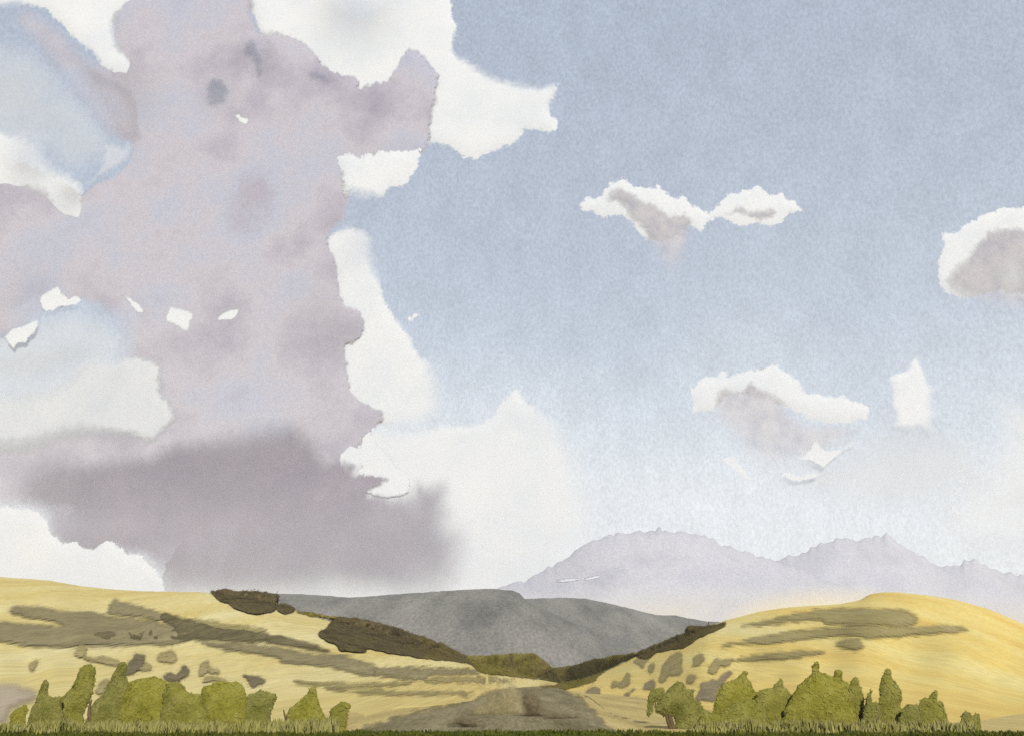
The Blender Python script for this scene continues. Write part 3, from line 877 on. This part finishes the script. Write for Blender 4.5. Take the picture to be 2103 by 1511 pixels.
mc_slate = cloud_mat('cloud_slate', [(126, 136, 164), (150, 156, 180), (170, 172, 192)], DB, KC, grain=0.25, rag=30, rag_px=9)
mc_lil = cloud_mat('cloud_lilac_shade', [(172, 172, 188), (194, 191, 200), (212, 207, 211), (200, 196, 204)], DF_, KC, grain=0.08, blotch=50, rag=30)  # shaded counterpart of the white cloud colour, for undersides

BIGW = 'white cumulus banks round the great mauve cloud'
SM = 'small white cloud scraps in front of the mauve cloud'
FAIR = 'fair weather clouds in the blue'
# white banks behind
cloud([(-300, -60), (345, -60), (330, 2), (318, 20), (268, 14), (245, 60), (262, 105), (279, 130), (268, 160), (238, 158), (210, 145), (188, 110), (162, 92), (120, 48),
       (80, 14), (30, 20), (-300, 30)], DM - 18, mc_white, 'white streak of cloud slanting down beside the blue gap', soft=5,
      softs=[(255, 60, 60, 40), (20, 10, 50, 25)], seed=1, group=BIGW)
cloud([(470, -60), (920, -60), (930, 20), (945, 60), (928, 108), (975, 122), (1010, 152), (1060, 160), (1110, 174), (1156, 168), (1142, 196), (1130, 225), (1150, 250),
       (1140, 278), (1112, 272), (1080, 268), (1062, 298), (1020, 308), (1000, 322), (968, 330), (942, 322), (925, 298), (885, 300), (800, 330), (640, 240), (560, 120)],
      DW, mc_white, 'large white cloud bank topping the mauve cloud, with a ragged lower edge', soft=6,
      softs=[(985, 130, 60, 30), (1080, 160, 60, 30), (740, 20, 60, 60)], denss=[(725, 30, 60, 0.5)], seed=2, group=BIGW)
cloud([(684, 320), (700, 312), (740, 316), (790, 306), (830, 310), (872, 298), (862, 330), (850, 362), (828, 386), (800, 392), (785, 412), (765, 410), (740, 414), (720, 400),
       (706, 420), (700, 385), (694, 345)], DM - 20, mc_white, 'white wedge of cloud set into the side of the mauve tower', soft=5, softs=[(745, 380, 40, 30)], seed=3, group=BIGW)
cloud([(600, 470), (668, 488), (700, 464), (730, 462), (770, 470), (778, 520), (786, 590), (805, 640), (845, 690), (862, 720), (896, 752), (918, 790), (925, 830), (905, 870),
       (860, 900), (790, 880), (700, 860), (650, 700), (620, 560)], DW + 10, mc_white, 'white flank of cloud down the sunlit side of the mauve tower', soft=8,
      softs=[(770, 520, 60, 36), (915, 800, 70, 50), (880, 880, 60, 70)], dens=1.0, denss=[(740, 500, 50, 0.75)], seed=4, group=BIGW)
cloud([(600, 860), (760, 850), (850, 868), (910, 868), (960, 872), (985, 865), (1010, 850), (1025, 826), (1042, 804), (1060, 790), (1070, 800), (1080, 822), (1098, 826), (1116, 840), (1160, 862), (1210, 920),
       (1240, 1000), (1250, 1080), (1230, 1160), (1150, 1220), (900, 1270), (300, 1280), (330, 1160), (480, 960)], DW - 10, mc_white,
      'billowing white cumulus with a peaked head low in the blue', soft=8, softs=[(1210, 960, 110, 110), (1220, 1130, 130, 130), (800, 860, 100, 60)], seed=5, group=BIGW)
cloud([(-560, 1010), (10, 1040), (40, 1045), (66, 1044), (84, 1058), (100, 1070), (108, 1100), (134, 1116), (166, 1112), (182, 1130), (215, 1110), (236, 1110), (262, 1140), (290, 1136),
       (312, 1160), (336, 1190), (352, 1230), (300, 1260), (-560, 1260)], DM - 78, mc_white, 'bright white cloud bank lying low behind the straw hill', soft=4, seed=7, group=BIGW, R=40,
      thick=40)

# the great mauve cloud
cloud([(190, -60), (525, -60), (525, 20), (536, 60), (575, 62), (612, 76), (640, 100), (662, 130), (684, 144), (700, 150), (735, 158), (738, 180), (752, 172), (800, 160), (818, 130), (828, 104),
       (845, 95), (868, 108), (882, 132), (906, 150), (900, 190), (892, 240), (886, 270), (880, 314), (800, 336), (716, 336), (720, 372), (722, 410), (712, 460), (668, 488), (694, 545), (700, 590),
       (700, 622), (742, 634), (752, 660), (748, 690), (708, 714), (714, 745), (720, 800), (742, 822), (786, 840), (790, 862), (758, 888), (735, 920), (702, 950), (690, 1010), (640, 1050), (200, 1050), (-560, 1040), (-560, 880), (40, 850), (120, 810), (200, 780), (230, 730), (220, 670), (190, 636),
       (165, 620), (130, 636), (95, 645), (60, 668), (20, 700), (-560, 720), (-560, 390), (0, 330), (60, 335), (110, 360), (150, 385), (172, 400), (190, 380), (240, 360), (262, 330), (274, 300), (262, 296), (235, 286), (205, 250), (170, 195), (130, 140), (90, 96), (50, 50), (30, 26), (70, 40), (120, 50), (170, 96), (215, 120), (230, 60), (200, 10)], DM, mc_mauve, 'great mauve grey cloud towering over the left half of the sky', soft=6,
      softs=[(110, 110, 100, 90), (200, 230, 60, 50), (240, 700, 80, 80), (120, 800, 120, 90), (60, 940, 100, 60), (530, 30, 50, 30), (890, 220, 60, 14),
             (700, 440, 40, 16)],
      denss=[(265, 650, 26, 0.6), (445, 190, 36, 0.75), (530, 110, 30, 0.75), (250, 200, 60, 0.75), (90, 90, 70, 0.6), (680, 660, 70, 0.82), (70, 620, 60, 0.8)],
      seed=8, thick=50, back=6.0, R=60, step=6, amp=5, billow=0.06)
# dark rain base in front of it, its shade carried by the colour
cloud([(20, 1000), (40, 960), (120, 930), (240, 925), (310, 922), (340, 896), (420, 880), (520, 850), (620, 850), (660, 900), (676, 938), (704, 936), (742, 948), (744, 958), (726, 968), (760, 972), (812, 980), (790, 992), (756, 1010), (800, 1012), (838, 1006), (846, 980), (880, 976), (926, 968), (936, 1000), (934, 1020), (950, 1040), (944, 1056), (966, 1064), (990, 1090), (980, 1140), (960, 1200), (900, 1250), (290, 1250), (312, 1205), (290, 1168), (272, 1152), (250, 1152), (225, 1128), (195, 1142), (176, 1148), (150, 1132), (124, 1134), (88, 1112), (78, 1082), (50, 1062), (10, 1052)], DB, mc_dark,
      'darkest mauve rain cloud, a long low bank trailing a veil of rain', soft=8,
      softs=[(500, 850, 200, 90), (200, 930, 160, 70), (60, 990, 90, 50), (400, 1220, 120, 90), (700, 1240, 240, 110), (960, 1090, 120, 120), (930, 1000, 60, 60), (60, 1000, 80, 70), (770, 975, 75, 5), (200, 1140, 40, 10)], seed=9, thick=22, R=70, step=6, back=4.0,
      denss=[(520, 1225, 110, 0.5), (720, 1225, 120, 0.4), (880, 1190, 90, 0.45), (380, 1200, 60, 0.6), (90, 970, 110, 0.6), (500, 860, 100, 0.6), (930, 1060, 90, 0.65), (760, 1120, 70, 0.85)])
# blue grey tatters, veils across the blue gap
for i, (p, lab) in enumerate([
    ([(420, 170), (440, 154), (462, 160), (474, 184), (468, 214), (440, 224), (418, 216)], 'blotchy blue grey tatter inside the mauve cloud, lowest of three'),
    ([(494, 96), (512, 78), (528, 84), (540, 110), (544, 150), (538, 176), (524, 166), (516, 124), (498, 118)], 'long blue grey tatter high inside the mauve cloud, middle of three'),
    ([(628, 146), (650, 138), (668, 148), (684, 162), (676, 178), (652, 168), (632, 164)], 'blue grey tatter at the shoulder of the mauve cloud, near the white bank')]):
    cloud(p, DM - 46, mc_slate, lab, soft=16, dens=0.45, seed=110 + i, group='blue grey tatters in the mauve cloud', thick=9, R=14, step=3, amp=4.0, margin=9)
cloud([(30, 6), (80, 14), (130, 50), (170, 96), (205, 145), (250, 160), (290, 200), (300, 290), (264, 305), (214, 280), (160, 212), (112, 150), (64, 96), (20, 50)], DM - 20, mc_mauve,
      'lilac streak of cloud slanting across the upper blue gap', soft=34, dens=0.75, seed=120, thick=30, R=30, margin=14, step=5)
cloud([(-520, 60), (60, 60), (160, 160), (250, 260), (250, 330), (150, 380), (60, 320), (-520, 300)], DM + 60, mc_pale, 'thin pale veil dulling the upper blue gap', soft=60, dens=0.45, seed=121, thick=30, R=50, margin=14)
cloud([(-520, 690), (40, 650), (140, 610), (230, 640), (280, 700), (260, 800), (120, 860), (-520, 860)], DM + 60, mc_pale, 'thin pale veil dulling the lower blue gap', soft=60, dens=0.55, seed=122, thick=30, R=50, margin=14)
# pale cumulus at the left
cloud([(-520, 900), (-500, 800), (30, 790), (90, 780), (140, 760), (155, 738), (190, 728), (240, 736), (262, 722), (290, 724), (310, 730), (335, 742), (340, 770), (335, 800), (356, 830), (368, 850), (350, 884),
       (330, 900), (305, 920), (280, 908), (220, 905), (160, 915), (100, 930), (20, 950), (-520, 960)], DM - 34, mc_pale, 'soft pale grey cumulus in front of the mauve cloud near the rain bank',
      soft=16, softs=[(60, 790, 90, 60), (120, 930, 140, 60), (0, 900, 80, 60)], seed=10, group=BIGW)
cloud([(-500, 275), (20, 268), (60, 268), (88, 285), (100, 310), (130, 340), (170, 372), (172, 395), (168, 462), (140, 450), (108, 432), (92, 408), (66, 402), (20, 385), (-500, 380)], DF_, mc_white,
      'white cloud with a pointed corner under the blue gap', soft=6, softs=[(110, 330, 60, 50), (60, 300, 50, 40)], denss=[(150, 400, 30, 0.6), (60, 325, 45, 0.55)], seed=11, group=BIGW)
cloud([(170, 395), (178, 372), (200, 350), (212, 320), (205, 294), (232, 292), (256, 302), (262, 288), (274, 292), (274, 318), (250, 344), (215, 362), (190, 378)], DF_, mc_pale,
      'thin bluish cloud scrap at the inner corner of the blue gap', soft=14, dens=0.55, seed=12, group=SM, thick=80, R=25, step=4)
# scraps
scraps = [
    ([(80, 624), (84, 604), (104, 594), (120, 586), (130, 604), (140, 614), (156, 606), (168, 610), (166, 626), (134, 630), (120, 632), (106, 640), (88, 640)], 'ragged white scrap over the lower blue gap', 4),
    ([(10, 690), (22, 676), (50, 668), (80, 654), (78, 674), (62, 692), (54, 706), (34, 706), (28, 718), (14, 706)], 'white tongue of cloud at the lower blue gap, below the ragged scrap', 4),
    ([(252, 604), (266, 610), (282, 622), (296, 632), (296, 644), (284, 644), (276, 640), (264, 622)], 'thin slanting white scrap right of the lower blue gap', 4),
    ([(334, 660), (342, 640), (346, 624), (366, 630), (402, 640), (398, 656), (390, 680), (376, 684), (362, 672)], 'blurred pale square scrap inside the mauve cloud', 8),
    ([(440, 662), (452, 644), (466, 636), (494, 631), (488, 650), (474, 660), (456, 660)], 'sharp leaf shaped white scrap inside the mauve cloud', 4),
    ([(480, 238), (490, 232), (500, 242), (514, 246), (506, 258), (494, 254)], 'tiny white scrap high inside the mauve cloud', 4),
    ([(694, 955), (698, 918), (706, 902), (722, 914), (738, 922), (744, 900), (758, 882), (768, 900), (776, 914), (800, 940), (816, 962), (844, 974), (842, 1012), (790, 1024), (720, 1000)],
     'jagged white gap at the edge of the rain bank', 3),
    ([(672, 936), (680, 922), (690, 930), (690, 938)], 'tiny white fleck left of the jagged gap', 3),
]
for i, (p, lab, sf) in enumerate(scraps):
    cloud(p, DM - (27 if i >= 6 else 46), mc_scrap, lab, soft=sf, seed=20 + i, group=SM, thick=6, R=14, step=3, amp=2.0, margin=9)

# fair weather clouds at the right: a white crown and a grey body coloured as its underside shade
def fair(poly, lab, bases, seed, soft=5, softs=(), denss=(), dens=1.0):
    o = cloud(poly, DF_, mc_white, lab, soft=soft, softs=softs, denss=denss, dens=dens, seed=seed, group=FAIR, thick=36, back=4, R=40, step=4, amp=7.0)
    for j, (bp, bs, bsf, bd) in enumerate(bases):
        cloud(bp, DF_ - 34, mc_lil, None, soft=bs + 6, softs=bsf, denss=bd, dens=0.85, seed=seed + 50 + j, thick=10, back=2.0, R=24, step=4, amp=3.0, parent=o, name='shade_base')
    return o


fair([(1188, 432), (1196, 414), (1206, 402), (1225, 408), (1236, 396), (1250, 378), (1270, 368), (1290, 364), (1300, 374), (1310, 384), (1340, 386), (1352, 378), (1362, 394), (1384, 408), (1396, 398), (1412, 402), (1424, 420),
      (1444, 428), (1462, 440), (1468, 452), (1450, 464), (1440, 480), (1424, 470), (1400, 480), (1370, 500), (1340, 498), (1326, 496), (1306, 470), (1290, 452), (1270, 444), (1236, 448), (1214, 440)],
     'small cloud with a drooping pinkish grey tail, left of a linked pair',
     [([(1246, 392), (1268, 378), (1296, 388), (1320, 408), (1350, 420), (1380, 440), (1404, 430), (1424, 446), (1424, 470), (1420, 500), (1418, 530), (1410, 560), (1380, 572), (1352, 562), (1338, 520), (1322, 480), (1290, 448),
        (1280, 430), (1264, 420), (1240, 418)], 14, [(1380, 560, 60, 50), (1250, 400, 40, 20)], [(1385, 555, 45, 0.4), (1290, 420, 60, 0.8)])], 60)
fair([(1450, 440), (1470, 430), (1478, 408), (1494, 396), (1516, 392), (1540, 388), (1556, 380), (1572, 390), (1586, 402), (1604, 392), (1618, 402), (1636, 410), (1638, 424), (1658, 430), (1640, 440), (1622, 446), (1600, 462), (1580, 470),
      (1550, 462), (1524, 464), (1500, 462), (1480, 450), (1460, 456)], 'small flat white cloud, right of a linked pair',
     [([(1482, 440), (1500, 428), (1518, 418), (1530, 418), (1540, 432), (1560, 428), (1590, 424), (1606, 436), (1590, 450), (1560, 454), (1540, 452), (1520, 440), (1500, 446)], 12, [], [(1510, 436, 80, 0.8)])], 62)
fair([(1412, 842), (1420, 824), (1412, 808), (1428, 786), (1446, 772), (1470, 772), (1482, 764), (1496, 774), (1520, 766), (1546, 756), (1576, 750), (1592, 742), (1604, 756), (1622, 762), (1640, 780), (1652, 790), (1654, 808), (1676, 808),
      (1700, 814), (1724, 812), (1750, 816), (1780, 832), (1784, 850), (1776, 868), (1740, 868), (1700, 872), (1660, 866), (1640, 850), (1600, 830), (1560, 820), (1500, 812), (1478, 830), (1470, 848), (1440, 846), (1424, 850)],
     'white arched cloud with a mauve body hanging below its crown',
     [([(1464, 840), (1466, 810), (1482, 794), (1506, 796), (1524, 800), (1530, 786), (1544, 780), (1560, 792), (1590, 804), (1614, 818), (1628, 844), (1652, 858), (1682, 872), (1700, 864), (1750, 864), (1776, 872), (1790, 880),
        (1770, 900), (1750, 912), (1710, 924), (1690, 960), (1640, 970), (1600, 980), (1560, 980), (1540, 960), (1510, 930), (1490, 900), (1470, 880)], 9,
       [(1500, 900, 60, 50), (1600, 970, 100, 70), (1760, 900, 50, 50)], [(1580, 980, 70, 0.35), (1740, 900, 60, 0.75), (1500, 890, 50, 0.6)])], 64)
SC2 = 'white shreds under the arched cloud'
for i, (p, lab) in enumerate([
    ([(1480, 942), (1496, 934), (1510, 936), (1520, 950), (1534, 970), (1546, 984), (1536, 988), (1516, 974), (1494, 956)], 'slanting white shred at the lower left of the arched cloud'),
    ([(1628, 940), (1650, 932), (1664, 920), (1668, 900), (1680, 908), (1700, 926), (1724, 922), (1748, 908), (1764, 902), (1740, 924), (1720, 936), (1704, 950), (1690, 962), (1670, 948), (1640, 946)],
     'spiky white shred under the middle of the arched cloud'),
    ([(1602, 974), (1616, 966), (1640, 976), (1664, 972), (1690, 966), (1680, 980), (1650, 988), (1620, 986)], 'lowest flat white shred under the arched cloud')]):
    cloud(p, DF_ - 46, mc_scrap, lab, soft=5, seed=80 + i, group=SC2, thick=12, R=12, step=3, amp=3.0, margin=9)
cloud([(1824, 784), (1830, 764), (1850, 766), (1862, 752), (1872, 734), (1884, 730), (1890, 750), (1904, 766), (1908, 784), (1926, 798), (1920, 820), (1936, 846), (1922, 870), (1932, 892), (1904, 898), (1886, 886), (1864, 892), (1846, 880), (1834, 884), (1836, 852), (1828, 834), (1834, 808)], DF_, mc_scrap,
      'upright white puff of cloud right of the arched cloud', soft=7, softs=[(1940, 850, 60, 46), (1890, 895, 50, 30)], seed=90, group=FAIR, thick=45, back=3, R=30, step=4)
cloud([(1560, 960), (1640, 930), (1740, 880), (1820, 850), (1920, 850), (2020, 880), (2060, 960), (2020, 1040), (1900, 1080), (1740, 1070), (1600, 1040)], DF_ + 42, mc_pale,
      'broad faint veil of cloud below the upright puff', soft=100, dens=0.75, seed=91, group=FAIR, thick=14, margin=20, R=60)
o = fair([(1922, 570), (1926, 530), (1934, 510), (1930, 484), (1948, 476), (1966, 478), (1980, 462), (2000, 448), (2016, 440), (2040, 430), (2060, 424), (2110, 420), (2240, 430), (2260, 540), (2240, 620), (2110, 606), (2040, 602),
          (1980, 614), (1940, 604), (1930, 590)], 'rounded white cloud cut by the edge of the view',
         [([(1932, 580), (1950, 550), (1976, 530), (2000, 500), (2030, 466), (2080, 462), (2160, 470), (2200, 560), (2150, 640), (2050, 640), (1990, 632), (1950, 610)], 16, [(2000, 630, 80, 50)],
           [(2080, 560, 40, 0.35), (2000, 640, 70, 0.5)])], 92)
cloud([(834, 660), (838, 648), (856, 643), (862, 647), (852, 658), (840, 664)], DF_, mc_white, 'tiny oval wisp in the blue beside the white flank', soft=5, seed=95, group=FAIR, thick=30, R=8, step=2.5, margin=9, amp=0.5)
cloud([(1216, 784), (1222, 764), (1240, 752), (1246, 758), (1236, 776), (1224, 788)], DF_, mc_white, 'tiny faint wisp alone in the pale blue', soft=14, dens=0.6, seed=96, group=FAIR, thick=30, R=8, step=2.5, margin=9, amp=0.5)
cloud([(2000, 800), (2120, 790), (2300, 800), (2300, 1170), (2103, 1160), (1960, 1140), (1900, 1060), (1960, 960), (2030, 900)], DF_ + 900, mc_white, 'soft white cloud spreading above the farther mountain', soft=90, dens=0.75, seed=97,
      group=FAIR, thick=120, R=80, margin=12)

mc_mist = cloud_mat('mist', [(222, 220, 224), (230, 228, 228), (234, 228, 216)], 5000, KC, grain=0.05)
cloud([(900, 1215), (1060, 1205), (1200, 1190), (1500, 1180), (1700, 1190), (1900, 1190), (2140, 1215), (2400, 1240), (2400, 1400), (900, 1400)], 4800, mc_mist,
      'pale mist lying along the foot of the far mountains', soft=80, dens=0.92, seed=98, thick=40, back=6.0, margin=14, R=60, step=8, name='mist', cat='mist', kind='stuff')

mc_glow = cloud_mat('crest_glow', [(222, 204, 150), (228, 214, 168), (230, 222, 190)], 480, K, grain=0.08)  # yellow glow over the crest, put into a soft added body
cloud([(1470, 1268), (1500, 1236), (1560, 1212), (1640, 1196), (1720, 1190), (1790, 1196), (1840, 1206), (1900, 1216), (1960, 1230), (1960, 1300), (1480, 1300)], 640, mc_glow,
      'soft yellow body coloured as a glow behind the crest of the golden hill', soft=50, dens=0.4, seed=99, thick=4, back=3.0, margin=16, R=40, step=6, name='mist', cat='mist', kind='stuff')  # named mist, but an added body standing in for the crest glow

# ------------------------------------------------------------------ haze
def haze(x0, x1, y0, y1, z0, z1, density):
    vs = [(x, y, z) for x in (x0, x1) for y in (y0, y1) for z in (z0, z1)]
    fs = [(0, 1, 3, 2), (4, 6, 7, 5), (0, 4, 5, 1), (2, 3, 7, 6), (0, 2, 6, 4), (1, 5, 7, 3)]
    m = bpy.data.materials.new('haze'); m.use_nodes = True
    t = m.node_tree; t.nodes.clear()
    oo = t.nodes.new('ShaderNodeOutputMaterial')
    v = t.nodes.new('ShaderNodeVolumePrincipled')
    v.inputs['Color'].default_value = (0.93, 0.93, 0.96, 1)
    v.inputs['Density'].default_value = density
    t.links.new(v.outputs[0], oo.inputs['Volume'])
    o = new_mesh('haze', np.array(vs, float), [list(f) for f in fs], m, center=False, smooth=False)
    tag(o, 'thin pale haze filling the valley air', 'haze', None, 'stuff')


HAZE = True
if HAZE:
    haze(-9000, 9000, -400, 11500, -60, 1700, 4e-5)
